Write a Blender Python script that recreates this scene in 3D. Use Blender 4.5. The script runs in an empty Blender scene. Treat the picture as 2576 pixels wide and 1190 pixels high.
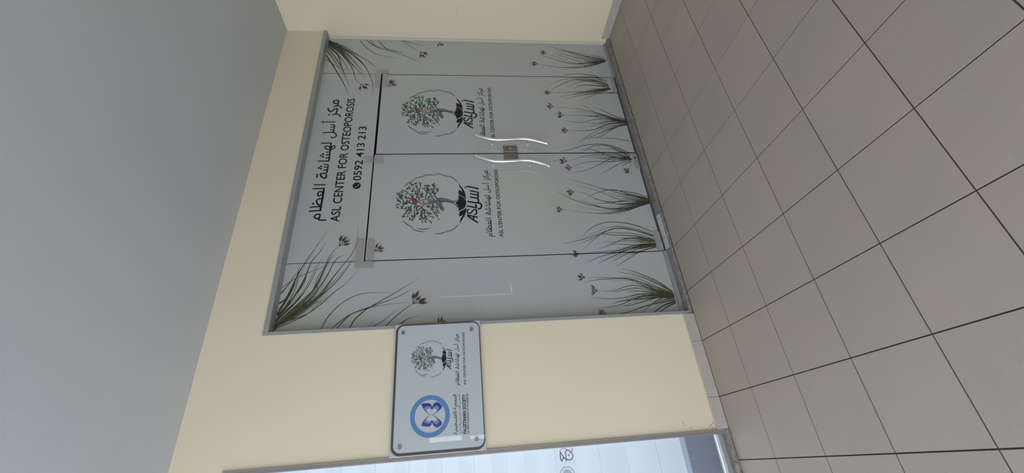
import bpy, bmesh, math, random
from mathutils import Vector, Matrix
random.seed(7)
sc = bpy.context.scene

# ------------------------------------------------------------------ camera
S = 0.33                                    # one floor tile, metres
CAM = Vector((0.0655, -2.2139, 1.5081))
FPX, CX, CY = 1064.482, 1271.457, 580.49    # photo frame 2576 x 1190
def rodrigues(r):
    t = r.length; k = r / t
    K = Matrix(((0, -k.z, k.y), (k.z, 0, -k.x), (-k.y, k.x, 0)))
    return Matrix.Identity(3) + math.sin(t) * K + (1 - math.cos(t)) * (K @ K)
RV = Vector((0.864, -1.524, -0.807))
R3 = rodrigues(RV)                          # rows: image right, image down, forward
cam_d = bpy.data.cameras.new('camera'); cam = bpy.data.objects.new('camera', cam_d)
sc.collection.objects.link(cam); sc.camera = cam
cam_d.sensor_fit = 'HORIZONTAL'; cam_d.sensor_width = 36.0
cam_d.lens = FPX * 36.0 / 2576.0
cam_d.shift_x = (1288 - CX) / 2576.0; cam_d.shift_y = (CY - 595) / 2576.0
cam_d.clip_start = 0.02
rx, ry, rz = Vector(R3[0]), Vector(R3[1]), Vector(R3[2])
cam.matrix_world = Matrix.Translation(CAM) @ Matrix((rx, -ry, -rz)).transposed().to_4x4()

# ------------------------------------------------------------------ sky and light
SKY = 3.5
w = bpy.data.worlds.new('sky'); sc.world = w; w.use_nodes = True
bg = w.node_tree.nodes['Background']
bg.inputs[0].default_value = (0.875, 0.945, 1.04, 1); bg.inputs[1].default_value = SKY
def portal(name, loc, rot, sx, sy):
    l = bpy.data.lights.new(name, 'AREA'); l.shape = 'RECTANGLE'; l.size = sx; l.size_y = sy
    l.cycles.is_portal = True
    o = bpy.data.objects.new(name, l); sc.collection.objects.link(o)
    o.location = loc; o.rotation_euler = rot
XL, YB, ZC, XR = -3.0, -4.62, 2.957, 3.60   # open left side, back wall, ceiling, right wall
portal('daylight_portal', (XL - 0.02, (YB + .33) / 2, ZC / 2), (0, -math.pi / 2, 0), ZC, .33 - YB)
portal('daylight_portal_room', (-0.35, 2.4, ZC / 2), (-math.pi / 2, 0, 0), 2.2, ZC)
sc.view_settings.view_transform = 'Standard'; sc.view_settings.look = 'None'
sc.view_settings.gamma = 1.0; sc.view_settings.use_curve_mapping = False
sc.view_settings.exposure = 0.0

# ------------------------------------------------------------------ materials
def lin(r, g, b):
    f = lambda c: (c / 255 / 12.92) if c / 255 <= .04045 else ((c / 255 + .055) / 1.055) ** 2.4
    return (f(r), f(g), f(b), 1)
def mat(name, col, rough=.5, metal=0, coat=0, coat_rough=.03, coat_ior=1.5, noise=None, bump=None, vary=0, spec=None):
    m = bpy.data.materials.new(name); m.use_nodes = True
    nt = m.node_tree; p = nt.nodes['Principled BSDF']
    p.inputs['Base Color'].default_value = col; p.inputs['Roughness'].default_value = rough
    p.inputs['Metallic'].default_value = metal
    if spec is not None: p.inputs['Specular IOR Level'].default_value = spec
    p.inputs['Coat Weight'].default_value = coat; p.inputs['Coat IOR'].default_value = coat_ior; p.inputs['Coat Roughness'].default_value = coat_rough
    tc = nt.nodes.new('ShaderNodeTexCoord'); geo = nt.nodes.new('ShaderNodeNewGeometry')
    out = None
    if noise:                                # noise = [(scale, colour, lo, hi), ...] laid over the base
        cur = None
        for sca, c2, lo, hi in noise:
            n = nt.nodes.new('ShaderNodeTexNoise'); n.inputs['Scale'].default_value = sca; n.inputs['Detail'].default_value = 4
            nt.links.new(geo.outputs['Position'], n.inputs['Vector'])
            mr = nt.nodes.new('ShaderNodeMapRange'); mr.inputs[1].default_value = lo; mr.inputs[2].default_value = hi
            nt.links.new(n.outputs['Fac'], mr.inputs[0])
            mx = nt.nodes.new('ShaderNodeMix'); mx.data_type = 'RGBA'
            nt.links.new(mr.outputs[0], mx.inputs[0])
            if cur: nt.links.new(cur, mx.inputs[6])
            else: mx.inputs[6].default_value = col
            mx.inputs[7].default_value = c2; cur = mx.outputs[2]
        out = cur
    if vary:
        oi = nt.nodes.new('ShaderNodeObjectInfo'); hs = nt.nodes.new('ShaderNodeHueSaturation')
        mr = nt.nodes.new('ShaderNodeMapRange'); mr.inputs[3].default_value = 1 - vary; mr.inputs[4].default_value = 1 + vary
        nt.links.new(oi.outputs['Random'], mr.inputs[0]); nt.links.new(mr.outputs[0], hs.inputs['Value'])
        if out: nt.links.new(out, hs.inputs['Color'])
        else: hs.inputs['Color'].default_value = col
        out = hs.outputs[0]
    if out: nt.links.new(out, p.inputs['Base Color'])
    if bump:
        n = nt.nodes.new('ShaderNodeTexNoise'); n.inputs['Scale'].default_value = bump[0]; n.inputs['Detail'].default_value = 3
        nt.links.new(geo.outputs['Position'], n.inputs['Vector'])
        b = nt.nodes.new('ShaderNodeBump'); b.inputs['Strength'].default_value = bump[1]; b.inputs['Distance'].default_value = .002
        nt.links.new(n.outputs['Fac'], b.inputs['Height']); nt.links.new(b.outputs[0], p.inputs['Normal'])
    return m
M = {}
M['wall'] = mat('cream_paint', (.755, .675, .515, 1), .62, noise=[(2.0, (.73, .66, .51, 1), .4, .7), (260, (.70, .625, .475, 1), .52, .75)], bump=(180, .25))
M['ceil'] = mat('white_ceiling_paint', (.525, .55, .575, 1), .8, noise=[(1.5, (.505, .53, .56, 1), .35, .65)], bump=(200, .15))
M['tile'] = mat('beige_grey_tile', (.405, .350, .300, 1), .5, noise=[(3.5, (.385, .340, .298, 1), .4, .65), (90, (.44, .385, .335, 1), .55, .8), (420, (.345, .30, .258, 1), .58, .8)], vary=.02)
M['grout'] = mat('dark_grout', (.085, .070, .058, 1), .9)
M['skirt'] = mat('grey_skirting_tile', (.47, .43, .405, 1), .5, noise=[(30, (.43, .39, .37, 1), .4, .7)])
M['caulk'] = mat('cream_joint', (.62, .55, .42, 1), .8)
M['marble'] = mat('grey_speckled_marble', (.24, .225, .215, 1), .5, noise=[(22, (.32, .30, .285, 1), .52, .64), (60, (.12, .112, .105, 1), .56, .68)])
M['alu'] = mat('grey_aluminium', (.37, .37, .375, 1), .45, metal=.25, noise=[(60, (.34, .34, .35, 1), .4, .7)])
M['alu_brown'] = mat('taupe_aluminium', (.30, .272, .262, 1), .4, metal=.3, noise=[(50, (.26, .24, .235, 1), .4, .7)])
M['film'] = mat('frosted_film_glass', (.425, .458, .475, 1), .5, coat=1.0, coat_rough=.015, noise=[(1.1, (.435, .46, .42, 1), .48, .66), (1.6, (.425, .44, .49, 1), .5, .7), (700, (.39, .41, .42, 1), .5, .8)])  # large soft clouds: room light through the film, put into its base colour
M['edge'] = mat('dark_glass_edge', (.02, .03, .028, 1), .3)
M['ink'] = mat('black_vinyl', (.011, .011, .013, 1), .5, spec=.15)
M['ink_soft'] = mat('charcoal_vinyl', (.020, .019, .024, 1), .5, spec=.15)
M['blade'] = mat('olive_grass_ink', (.032, .036, .020, 1), .5, noise=[(25, (.062, .070, .030, 1), .5, .7)])
M['blade_pale'] = mat('pale_olive_grass_ink', (.085, .090, .045, 1), .5, noise=[(25, (.13, .125, .07, 1), .5, .7)])
M['bud'] = mat('brown_bud_ink', (.045, .032, .020, 1), .5, noise=[(120, (.10, .075, .045, 1), .5, .65)])
M['leaf'] = mat('green_leaf_ink', (.035, .085, .050, 1), .5, noise=[(90, (.02, .045, .03, 1), .5, .65)])
M['ring'] = mat('dark_green_ring_ink', (.018, .030, .022, 1), .5)
M['bark'] = mat('grey_bark_ink', (.20, .19, .235, 1), .5)
M['pale'] = mat('pale_bark_ink', (.40, .42, .40, 1), .5)
M['red'] = mat('red_heart_ink', (.24, .045, .055, 1), .5)
M['chrome'] = mat('brushed_steel', (.80, .79, .77, 1), .24, metal=1)
M['bolt'] = mat('grey_bolt_steel', (.36, .35, .345, 1), .3, metal=.9)
M['steel'] = mat('satin_steel_plate', (.40, .395, .40, 1), .42, metal=.35, noise=[(50, (.37, .365, .37, 1), .4, .7)])
M['steel_dark'] = mat('dark_satin_plate', (.20, .195, .19, 1), .45, metal=.6)
M['brass'] = mat('brass_lock', (.55, .33, .12, 1), .35, metal=.8)
M['white_metal'] = mat('pale_metal_plate', (.62, .64, .68, 1), .4, metal=.2)
M['scuff'] = mat('chipped_paint', (.20, .18, .15, 1), .8)
M['hole'] = mat('dark_hole', (.01, .01, .01, 1), .8)
M['sign'] = mat('white_acrylic_sign', (.45, .51, .555, 1), .45, coat=1.0, coat_rough=.01, coat_ior=1.75)
M['sign_edge'] = mat('clear_acrylic_edge', (.46, .50, .53, 1), .3, coat=.6)
M['border'] = mat('charcoal_sign_border', (.050, .045, .060, 1), .4, coat=1.0, coat_rough=.01)
M['blue'] = mat('sky_blue_ink', (.085, .215, .44, 1), .45)
M['navy'] = mat('navy_ink', (.040, .030, .240, 1), .45)
M['violet'] = mat('violet_ink', (.070, .045, .210, 1), .45)
M['mid'] = mat('mid_blue_ink', (.12, .24, .52, 1), .45)
M['dred'] = mat('muted_red_ink', (.50, .18, .21, 1), .45)
M['lav'] = mat('pale_lavender_ink', (.45, .47, .62, 1), .45)
M['dblue'] = mat('slate_ink', (.075, .08, .14, 1), .45)
M['inner'] = mat('unlit_dark_wall', (.05, .05, .05, 1), .9)  # darkness of the unlit room put into the colour, so pane gaps show black
M['room_floor'] = mat('blue_grey_room_floor', (.25, .262, .32, 1), .85, spec=.1)
M['plate'] = mat('painted_cover_plate', (.62, .57, .45, 1), .55)

def fabric(name, col, tr):
    m = bpy.data.materials.new(name); m.use_nodes = True; nt = m.node_tree; nt.nodes.clear()
    o = nt.nodes.new('ShaderNodeOutputMaterial'); d = nt.nodes.new('ShaderNodeBsdfDiffuse'); t = nt.nodes.new('ShaderNodeBsdfTranslucent'); x = nt.nodes.new('ShaderNodeMixShader')
    d.inputs[0].default_value = col; t.inputs[0].default_value = col; x.inputs[0].default_value = tr
    nt.links.new(d.outputs[0], x.inputs[1]); nt.links.new(t.outputs[0], x.inputs[2]); nt.links.new(x.outputs[0], o.inputs[0]); return m
M['slat_a'] = fabric('sheer_blind_fabric', (.84, .90, .95, 1), .72)
M['slat_b'] = fabric('dense_blind_fabric', (.81, .875, .94, 1), .68)
def clear_glass():
    m = bpy.data.materials.new('clear_glass'); m.use_nodes = True; nt = m.node_tree; nt.nodes.clear()
    o = nt.nodes.new('ShaderNodeOutputMaterial'); t = nt.nodes.new('ShaderNodeBsdfTransparent'); g = nt.nodes.new('ShaderNodeBsdfGlossy'); x = nt.nodes.new('ShaderNodeMixShader'); f = nt.nodes.new('ShaderNodeFresnel')
    f.inputs[0].default_value = 1.45; t.inputs[0].default_value = (.94, .96, .97, 1); g.inputs['Roughness'].default_value = .01
    nt.links.new(f.outputs[0], x.inputs[0]); nt.links.new(t.outputs[0], x.inputs[1]); nt.links.new(g.outputs[0], x.inputs[2]); nt.links.new(x.outputs[0], o.inputs[0]); return m
M['glass'] = clear_glass()

# ------------------------------------------------------------------ helpers
def link(o, parent=None):
    sc.collection.objects.link(o)
    if parent is not None: o.parent = parent
    return o
def obj(name, bm, mats, parent=None, smooth=False):
    me = bpy.data.meshes.new(name)
    bmesh.ops.recalc_face_normals(bm, faces=bm.faces[:]) if name not in FLAT else None
    bm.to_mesh(me); bm.free()
    for m in (mats if isinstance(mats, (list, tuple)) else [mats]): me.materials.append(M[m])
    if smooth:
        for p in me.polygons: p.use_smooth = True
    return link(bpy.data.objects.new(name, me), parent)
FLAT = set()
def root(name, loc=(0, 0, 0)):
    o = bpy.data.objects.new(name, None); o.empty_display_size = .05; o.location = loc
    return link(o)
def tag(o, label=None, cat=None, group=None, kind=None):
    if label: o['label'] = label
    if cat: o['category'] = cat
    if group: o['group'] = group
    if kind: o['kind'] = kind
    return o
def box(bm, x0, x1, y0, y1, z0, z1, bev=0, mi=0):
    v = [bm.verts.new((x, y, z)) for x in (x0, x1) for y in (y0, y1) for z in (z0, z1)]
    fs = [bm.faces.new([v[i] for i in q]) for q in ((0, 1, 3, 2), (4, 6, 7, 5), (0, 4, 5, 1), (2, 3, 7, 6), (0, 2, 6, 4), (1, 5, 7, 3))]
    for f in fs: f.material_index = mi
    if bev:
        es = list({e for f in fs for e in f.edges})
        bmesh.ops.bevel(bm, geom=es, offset=bev, segments=1, affect='EDGES', profile=.5)
    return bm
def boxes(*bs, bev=0):
    bm = bmesh.new()
    for b in bs: box(bm, *b, bev=bev)
    return bm
def slab_with_holes(bm, axis, lo, hi, a0, a1, z0, z1, holes):
    """wall slab between lo and hi along axis ('x' or 'y'), spanning a0..a1 and z0..z1, with rectangular holes; clean shell"""
    As = sorted({a0, a1, *[c for h in holes for c in h[:2] if a0 < c < a1]}); Zs = sorted({z0, z1, *[c for h in holes for c in h[2:] if z0 < c < z1]})
    def solid(i, j):
        if i < 0 or j < 0 or i >= len(As) - 1 or j >= len(Zs) - 1: return False
        a, z = (As[i] + As[i + 1]) / 2, (Zs[j] + Zs[j + 1]) / 2
        return not any(h[0] < a < h[1] and h[2] < z < h[3] for h in holes)
    def P(t, a, z): return (a, t, z) if axis == 'y' else (t, a, z)
    cache = {}
    def V(t, a, z):
        k = (t, a, z)
        if k not in cache: cache[k] = bm.verts.new(P(*k))
        return cache[k]
    for i in range(len(As) - 1):
        for j in range(len(Zs) - 1):
            if not solid(i, j): continue
            a, b, c, d = As[i], As[i + 1], Zs[j], Zs[j + 1]
            for t in (lo, hi): bm.faces.new([V(t, a, c), V(t, b, c), V(t, b, d), V(t, a, d)])
            for ok, p, q in ((solid(i - 1, j), (a, c), (a, d)), (solid(i + 1, j), (b, c), (b, d)), (solid(i, j - 1), (a, c), (b, c)), (solid(i, j + 1), (a, d), (b, d))):
                if not ok: bm.faces.new([V(lo, *p), V(lo, *q), V(hi, *q), V(hi, *p)])
    return bm
def tube(bm, pts, r, n=14, mi=0):
    pts = [Vector(p) for p in pts]; rings = []
    for i, p in enumerate(pts):
        t = (pts[min(i + 1, len(pts) - 1)] - pts[max(i - 1, 0)]).normalized()
        u = t.cross(Vector((0, 1, 0))); u = u.normalized() if u.length > .05 else t.cross(Vector((1, 0, 0))).normalized()
        v = t.cross(u)
        rings.append([bm.verts.new(p + r * (math.cos(2 * math.pi * k / n) * u + math.sin(2 * math.pi * k / n) * v)) for k in range(n)])
    for a, b in zip(rings, rings[1:]):
        for k in range(n): bm.faces.new([a[k], a[(k + 1) % n], b[(k + 1) % n], b[k]]).material_index = mi
    bm.faces.new(rings[0]).material_index = mi; bm.faces.new(rings[-1][::-1]).material_index = mi
    return bm
def catmull(pts, n=5):
    if len(pts) < 3: return pts
    P = [2 * pts[0] - pts[1]] + pts + [2 * pts[-1] - pts[-2]]; out = []
    for i in range(1, len(P) - 2):
        for k in range(n):
            t = k / n
            out.append(.5 * ((2 * P[i]) + (P[i + 1] - P[i - 1]) * t + (2 * P[i - 1] - 5 * P[i] + 4 * P[i + 1] - P[i + 2]) * t * t + (3 * P[i] - P[i - 1] - 3 * P[i + 1] + P[i + 2]) * t ** 3))
    return out + [P[-2]]

# photo pixel -> point on an upright plane Y = y (distance comes from that plane)
def on_plane(px, py, y):
    d = R3.transposed() @ Vector(((px - CX) / FPX, (py - CY) / FPX, 1))
    h = CAM + d * ((y - CAM.y) / d.y)
    return Vector((h.x, h.z))
def tracer(ox, oy, s, y):
    return lambda p: on_plane(ox + p[0] / s, oy + p[1] / s, y)

class Print:
    """flat ink artwork in (x, z) metres, several inks, layered fractions of a millimetre apart"""
    def __init__(self): self.items = []          # (list of polygons, ink, layer)
    def poly(self, pts, ink, layer=0): self.items.append(([list(map(Vector, pts))], ink, layer)); return self
    def quads(self, qs, ink, layer=0): self.items.append((qs, ink, layer)); return self
    def stroke(self, pts, wd, ink, layer=0, taper=None, smooth=True, cap=True):
        pts = [Vector(p) for p in pts]
        if smooth: pts = catmull(pts, 5)
        n = len(pts); L = []; Rr = []
        for i, p in enumerate(pts):
            t = pts[min(i + 1, n - 1)] - pts[max(i - 1, 0)]
            t = t.normalized() if t.length else Vector((1, 0))
            nn = Vector((-t.y, t.x)); f = i / (n - 1)
            ww = wd * (1 if taper is None else taper(f)) / 2
            if cap and taper is None and i in (0, n - 1): p = p + t * (wd * .25) * (1 if i else -1)
            L.append(p + nn * ww); Rr.append(p - nn * ww)
        self.items.append(([[L[i], L[i + 1], Rr[i + 1], Rr[i]] for i in range(n - 1)], ink, layer)); return self
    def disc(self, c, r, ink, layer=0, n=20, sq=False):
        if sq: self.poly([c + Vector((r, 0)), c + Vector((0, r)), c - Vector((r, 0)), c - Vector((0, r))], ink, layer)
        else: self.poly([c + r * Vector((math.cos(2 * math.pi * k / n), math.sin(2 * math.pi * k / n))) for k in range(n)], ink, layer)
        return self
    def moved(self, f):
        p = Print(); p.items = [([[f(v) for v in q] for q in qs], ink, la) for qs, ink, la in self.items]; return p
    def build(self, name, y, parent, clip=None, step=.00025):
        bm = bmesh.new(); inks = []; jig = random.Random(3)
        for qs, ink, la in self.items:
            if ink not in inks: inks.append(ink)
            la += jig.random() * .35              # overlapping strokes never share one plane
            for q in qs:
                vs = [bm.verts.new((v.x, y - .0003 - la * step, v.y)) for v in q]
                try: bm.faces.new(vs).material_index = inks.index(ink)
                except ValueError: pass
        bm.normal_update()
        bmesh.ops.triangulate(bm, faces=[f for f in bm.faces if len(f.verts) > 4], ngon_method='EAR_CLIP')
        if clip:
            x0, x1, z0, z1 = clip
            for co, no in (((x0, 0, 0), (-1, 0, 0)), ((x1, 0, 0), (1, 0, 0)), ((0, 0, z0), (0, 0, -1)), ((0, 0, z1), (0, 0, 1))):
                bmesh.ops.bisect_plane(bm, geom=bm.verts[:] + bm.edges[:] + bm.faces[:], plane_co=co, plane_no=no, clear_outer=True)
        if not bm.faces: bm.free(); return None
        bm.normal_update()
        big = [f for f in bm.faces if len(f.verts) > 4]
        if big: bmesh.ops.triangulate(bm, faces=big, ngon_method='EAR_CLIP')
        for f in bm.faces:
            f.normal_update()
            if f.normal.y > 0: f.normal_flip()
        FLAT.add(name)
        return obj(name, bm, inks, parent)
def text_print(P, s, x0, x1, z0, z1, ink, layer=0, bold=0.0, exact=True):
    """lettering from the built-in face, fitted to the box x0..x1, z0..z1 (cap height)"""
    c = bpy.data.curves.new('t', 'FONT'); c.body = s; c.offset = bold; c.resolution_u = 3
    o = bpy.data.objects.new('t', c); sc.collection.objects.link(o)
    dg = bpy.context.evaluated_depsgraph_get(); me = bpy.data.meshes.new_from_object(o.evaluated_get(dg))
    vs = [v.co.copy() for v in me.vertices]
    xa, xb = min(v.x for v in vs), max(v.x for v in vs); ya, yb = min(v.y for v in vs), max(v.y for v in vs)
    f = lambda v: Vector((x0 + (v.x - xa) / (xb - xa) * (x1 - x0), z0 + (v.y - ya) / (yb - ya) * (z1 - z0)))
    P.quads([[f(vs[i]) for i in p.vertices] for p in me.polygons], ink, layer)
    bpy.data.objects.remove(o); bpy.data.curves.remove(c); bpy.data.meshes.remove(me)
AR = {'ا': (0xFE8D, 0xFE8E, 0, 0), 'أ': (0xFE83, 0xFE84, 0, 0), 'ل': (0xFEDD, 0xFEDE, 0xFEDF, 0xFEE0), 'ج': (0xFE9D, 0xFE9E, 0xFE9F, 0xFEA0), 'م': (0xFEE1, 0xFEE2, 0xFEE3, 0xFEE4),
      'ع': (0xFEC9, 0xFECA, 0xFECB, 0xFECC), 'ي': (0xFEF1, 0xFEF2, 0xFEF3, 0xFEF4), 'ة': (0xFE93, 0xFE94, 0, 0), 'ف': (0xFED1, 0xFED2, 0xFED3, 0xFED4), 'س': (0xFEB1, 0xFEB2, 0xFEB3, 0xFEB4),
      'ط': (0xFEC1, 0xFEC2, 0xFEC3, 0xFEC4), 'ن': (0xFEE5, 0xFEE6, 0xFEE7, 0xFEE8), 'ر': (0xFEAD, 0xFEAE, 0, 0), 'ض': (0xFEBD, 0xFEBE, 0xFEBF, 0xFEC0), 'غ': (0xFECD, 0xFECE, 0xFECF, 0xFED0),
      'د': (0xFEA9, 0xFEAA, 0, 0), 'ص': (0xFEB9, 0xFEBA, 0xFEBB, 0xFEBC), 'ء': (0xFE80, 0xFE80, 0, 0), 'و': (0xFEED, 0xFEEE, 0, 0), 'ك': (0xFED9, 0xFEDA, 0xFEDB, 0xFEDC)}
def shape_arabic(s):
    out = []
    for i, ch in enumerate(s):
        if ch == '\u0623' and i and s[i - 1] == '\u0644': continue
        if ch not in AR: out.append(ch); continue
        prev = i > 0 and s[i - 1] in AR and AR[s[i - 1]][2] != 0
        if ch == '\u0644' and i + 1 < len(s) and s[i + 1] == '\u0623': out.append(chr(0xFEF8 if prev else 0xFEF7)); continue
        nxt = i + 1 < len(s) and s[i + 1] in AR and s[i + 1] != 'ء'
        a = AR[ch]
        out.append(chr(a[3] if prev and nxt and a[3] else a[1] if prev else a[2] if nxt and a[2] else a[0]))
    return ''.join(reversed(out))

# ------------------------------------------------------------------ setting: floor, ceiling, walls
YW, YG = .33, .396                                    # wall face, glass face
bm = boxes((XL, XR, YB, .47, -.12, -.004)); floor = obj('floor', bm, 'grout')
tag(floor, 'floor of square beige grey tiles with dark joints', kind='structure')
def tile_mesh():
    g, b, h = .0025, .0004, .004; bm = bmesh.new(); s0, s1 = g, S - g
    lo = [bm.verts.new(p) for p in ((s0, s0, -h), (s1, s0, -h), (s1, s1, -h), (s0, s1, -h))]
    mi = [bm.verts.new((v.co.x, v.co.y, -b)) for v in lo]
    to = [bm.verts.new((x, y, 0)) for x, y in ((s0 + b, s0 + b), (s1 - b, s0 + b), (s1 - b, s1 - b), (s0 + b, s1 - b))]
    bm.faces.new(to)
    for k in range(4):
        n = (k + 1) % 4; bm.faces.new([lo[k], lo[n], mi[n], mi[k]]); bm.faces.new([mi[k], mi[n], to[n], to[k]])
    me = bpy.data.meshes.new('tile'); bmesh.ops.recalc_face_normals(bm, faces=bm.faces[:]); bm.to_mesh(me); bm.free(); me.materials.append(M['tile']); return me
tm = tile_mesh()
for i in range(-9, 11):
    for j in range(-14, 1):
        x0, x1 = i * S, min((i + 1) * S, XR); y0, y1 = j * S, (.3155 if j == 0 else (j + 1) * S)
        t = link(bpy.data.objects.new('tile', tm), floor); t.location = (x0, y0, 0)
        t.scale = ((x1 - x0) / S, (y1 - y0) / S, 1)
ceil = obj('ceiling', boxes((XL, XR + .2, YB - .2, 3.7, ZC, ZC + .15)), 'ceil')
tag(ceil, 'plain white ceiling in grey daylight', kind='structure')
XO, XW, ZT, ZWT = .84, .155, 2.643, 2.70               # opening of the glass front, window jamb, lintels
bm = slab_with_holes(bmesh.new(), 'y', YW, .53, -2.4, XR, 0, ZC, [(XO, XR + 1, -1, ZT), (-1.7, XW, -1, ZWT)])
wall_front = obj('wall_front', bm, 'wall'); tag(wall_front, 'cream painted wall around the frosted glass front', kind='structure')
tag(obj('wall_right', boxes((XR, XR + .2, YB, 3.7, 0, ZC)), 'wall'), 'cream painted side wall meeting the glass front', kind='structure')
SL = [(-2.75, -.75, .08, 2.60), (.495, .565, 1.515, 2.023), (.495, .550, 1.14, 1.387), (2.950, 2.972, .51, 1.19), (2.950, 2.972, 1.25, 1.86), (2.974, 3.15, .478, .500)]  # first hole: unseen bay added for frontal daylight; slits follow the bright reflections
bm = slab_with_holes(bmesh.new(), 'y', YB - .03, YB, XL, XR, 0, ZC, SL)
tag(obj('wall_back', bm, 'wall'), 'cream wall opposite the glass front with an open bay added to let in daylight, and narrow daylight slits', kind='structure')
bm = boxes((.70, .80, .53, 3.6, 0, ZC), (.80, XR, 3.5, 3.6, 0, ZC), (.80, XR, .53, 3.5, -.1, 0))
tag(obj('wall_inner', bm, 'inner'), 'inner walls behind the frosted glass, coloured dark as unlit backing for the gaps', kind='structure')
tag(obj('floor_inner', boxes((-2.4, .70, .47, 2.4, -.1, .0)), 'room_floor'), 'dark blue grey floor behind the blind', kind='structure')
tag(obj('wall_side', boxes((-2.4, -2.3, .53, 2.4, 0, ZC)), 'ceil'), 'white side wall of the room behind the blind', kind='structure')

# skirting: each tile its own piece
def skirting(name, label, pieces, axis):
    r = root(name); tag(r, label, kind='structure')
    for a, b in pieces:
        bm = bmesh.new()
        if axis == 'x': box(bm, a + .0008, b - .0008, .3155, YW, 0, .067, bev=.0015)
        else: box(bm, XR - .012, XR, a + .0008, b - .0008, 0, .07, bev=.0015)
        obj('skirting_tile', bm, 'skirt', r)
    bm = bmesh.new()
    if axis == 'x': box(bm, pieces[0][0], pieces[-1][1], .326, YW, .067, .073)
    else: box(bm, XR - .005, XR, pieces[0][0], pieces[-1][1], .07, .076)
    obj('joint_bead', bm, 'caulk', r)
skirting('baseboard_front', 'low grey tile skirting under the wall sign', [(XW + .004, .33), (.33, .66), (.66, XO)], 'x')
ys = [YW] + [k * S for k in range(0, -14, -1)]
skirting('baseboard_right', 'low grey tile skirting along the side wall', [(b, a) for a, b in zip(ys, ys[1:])][::-1], 'y')
obj_ = boxes((XO, XR, .322, .47, -.003, .02), bev=.002)
tag(obj('trim_1', obj_, 'marble'), 'speckled grey marble threshold below the glass doors', kind='structure')
obj_ = boxes((-1.7, XW + .004, .318, .47, -.003, .022), bev=.002)
tag(obj('trim_2', obj_, 'marble'), 'worn speckled marble sill below the blind window', kind='structure')
r = root('trim_3'); tag(r, 'grey aluminium channel framing the frosted glass front', kind='structure')
obj('top_channel', boxes((XO, XR, .322, .415, 2.613, ZT), bev=.001), 'alu', r)
obj('side_channel', boxes((XO, .861, .324, .415, .02, 2.6125), bev=.001), 'alu', r)
obj('side_channel', boxes((3.589, XR, .372, .415, .02, 2.6125), bev=.001), 'plate', r)
obj('bottom_channel', boxes((.8615, 1.326, .380, .415, .02, .046), bev=.001), 'alu', r)
obj('bottom_channel', boxes((3.132, 3.5885, .380, .415, .02, .040), bev=.001), 'alu', r)

# ------------------------------------------------------------------ artwork on the glass
A_ = tracer(660, 60, 2.975, YG); B_ = tracer(660, 440, 2.8333, YG); D_ = tracer(1160, 60, 2.975, YG); E_ = tracer(1160, 440, 2.8333, YG)
grass = Print(); buds = Print()
def resample(pts, n=7, upto=1.0):
    c = catmull(pts, 8); m = (len(c) - 1) * upto; out = []
    for q in range(n):
        f = m * q / (n - 1); i = min(int(f), len(c) - 2); out.append(c[i].lerp(c[i + 1], f - i))
    return out
def one_blade(pts, wd, ink):
    grass.stroke(pts, wd, ink, random.choice((0, .5)), taper=lambda f: max(.10, (1 - f) ** .55) * min(1, .6 + f * 3))
def blades(T, rows, wd=.0075, ink='blade', fill=True):
    tr = [[T(p) for p in row] for row in rows]
    for pts in tr:
        one_blade(pts, wd * 1.1 * random.uniform(.8, 1.2), ink if random.random() > .2 else 'blade_pale')
    if not fill: return
    for p, q in zip(tr, tr[1:]):                 # thinner blades between neighbours of one clump
        if (p[0] - q[0]).length > .09: continue
        for _ in range(2):
            t = random.uniform(.25, .75); u = random.uniform(.4, .85)
            A, B = resample(p, 7, u), resample(q, 7, u)
            one_blade([x.lerp(y, t) for x, y in zip(A, B)], wd * random.uniform(.45, .75), 'blade' if random.random() > .35 else 'blade_pale')
def mass(T, a, b, n=12, spread=.02, wd=.010):
    a, b = T(a), T(b); d = (b - a); nn = Vector((-d.y, d.x)).normalized()
    for _ in range(int(n * 1.8)):
        e = a + d * random.uniform(.5, 1.35) + nn * random.uniform(-1, 1) * spread * 1.3
        m = a + d * .4 + nn * random.uniform(-.6, .6) * spread
        grass.stroke([a + nn * random.uniform(-.35, .35) * spread, m, e], wd * random.uniform(.4, .9), 'blade', 0, taper=lambda f: max(.1, 1 - f))
def bud(T, tip, centre, size=.045, n=4):
    """a sedge head: a few short stalks that end in tufts"""
    c = T(centre); a = T(tip); d = (c - a)
    if d.length < 1e-4: d = Vector((0, .01))
    d.normalize(); base = math.atan2(d.y, d.x)
    for k in range(n):
        ang = base + (k - (n - 1) / 2) * .42 + random.uniform(-.12, .12); L = size * random.uniform(.8, 1.1)
        u = Vector((math.cos(ang), math.sin(ang)))
        buds.stroke([a, a + u * L * .5], .0035, 'bud', .5)
        nn = Vector((-u.y, u.x)); s = a + u * L * .38
        buds.poly([s, s + u * L * .22 + nn * L * .13, s + u * L * .62 + nn * L * .05, s + u * L * .42, s + u * L * .66 - nn * L * .09, s + u * L * .24 - nn * L * .12], 'bud', 1)
        for q in range(4):
            an = ang + random.uniform(-.5, .5); buds.stroke([s + u * L * .3, s + u * L * .3 + L * random.uniform(.3, .55) * Vector((math.cos(an), math.sin(an)))], .002, 'bud', .7, taper=lambda f: 1 - .8 * f)
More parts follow.
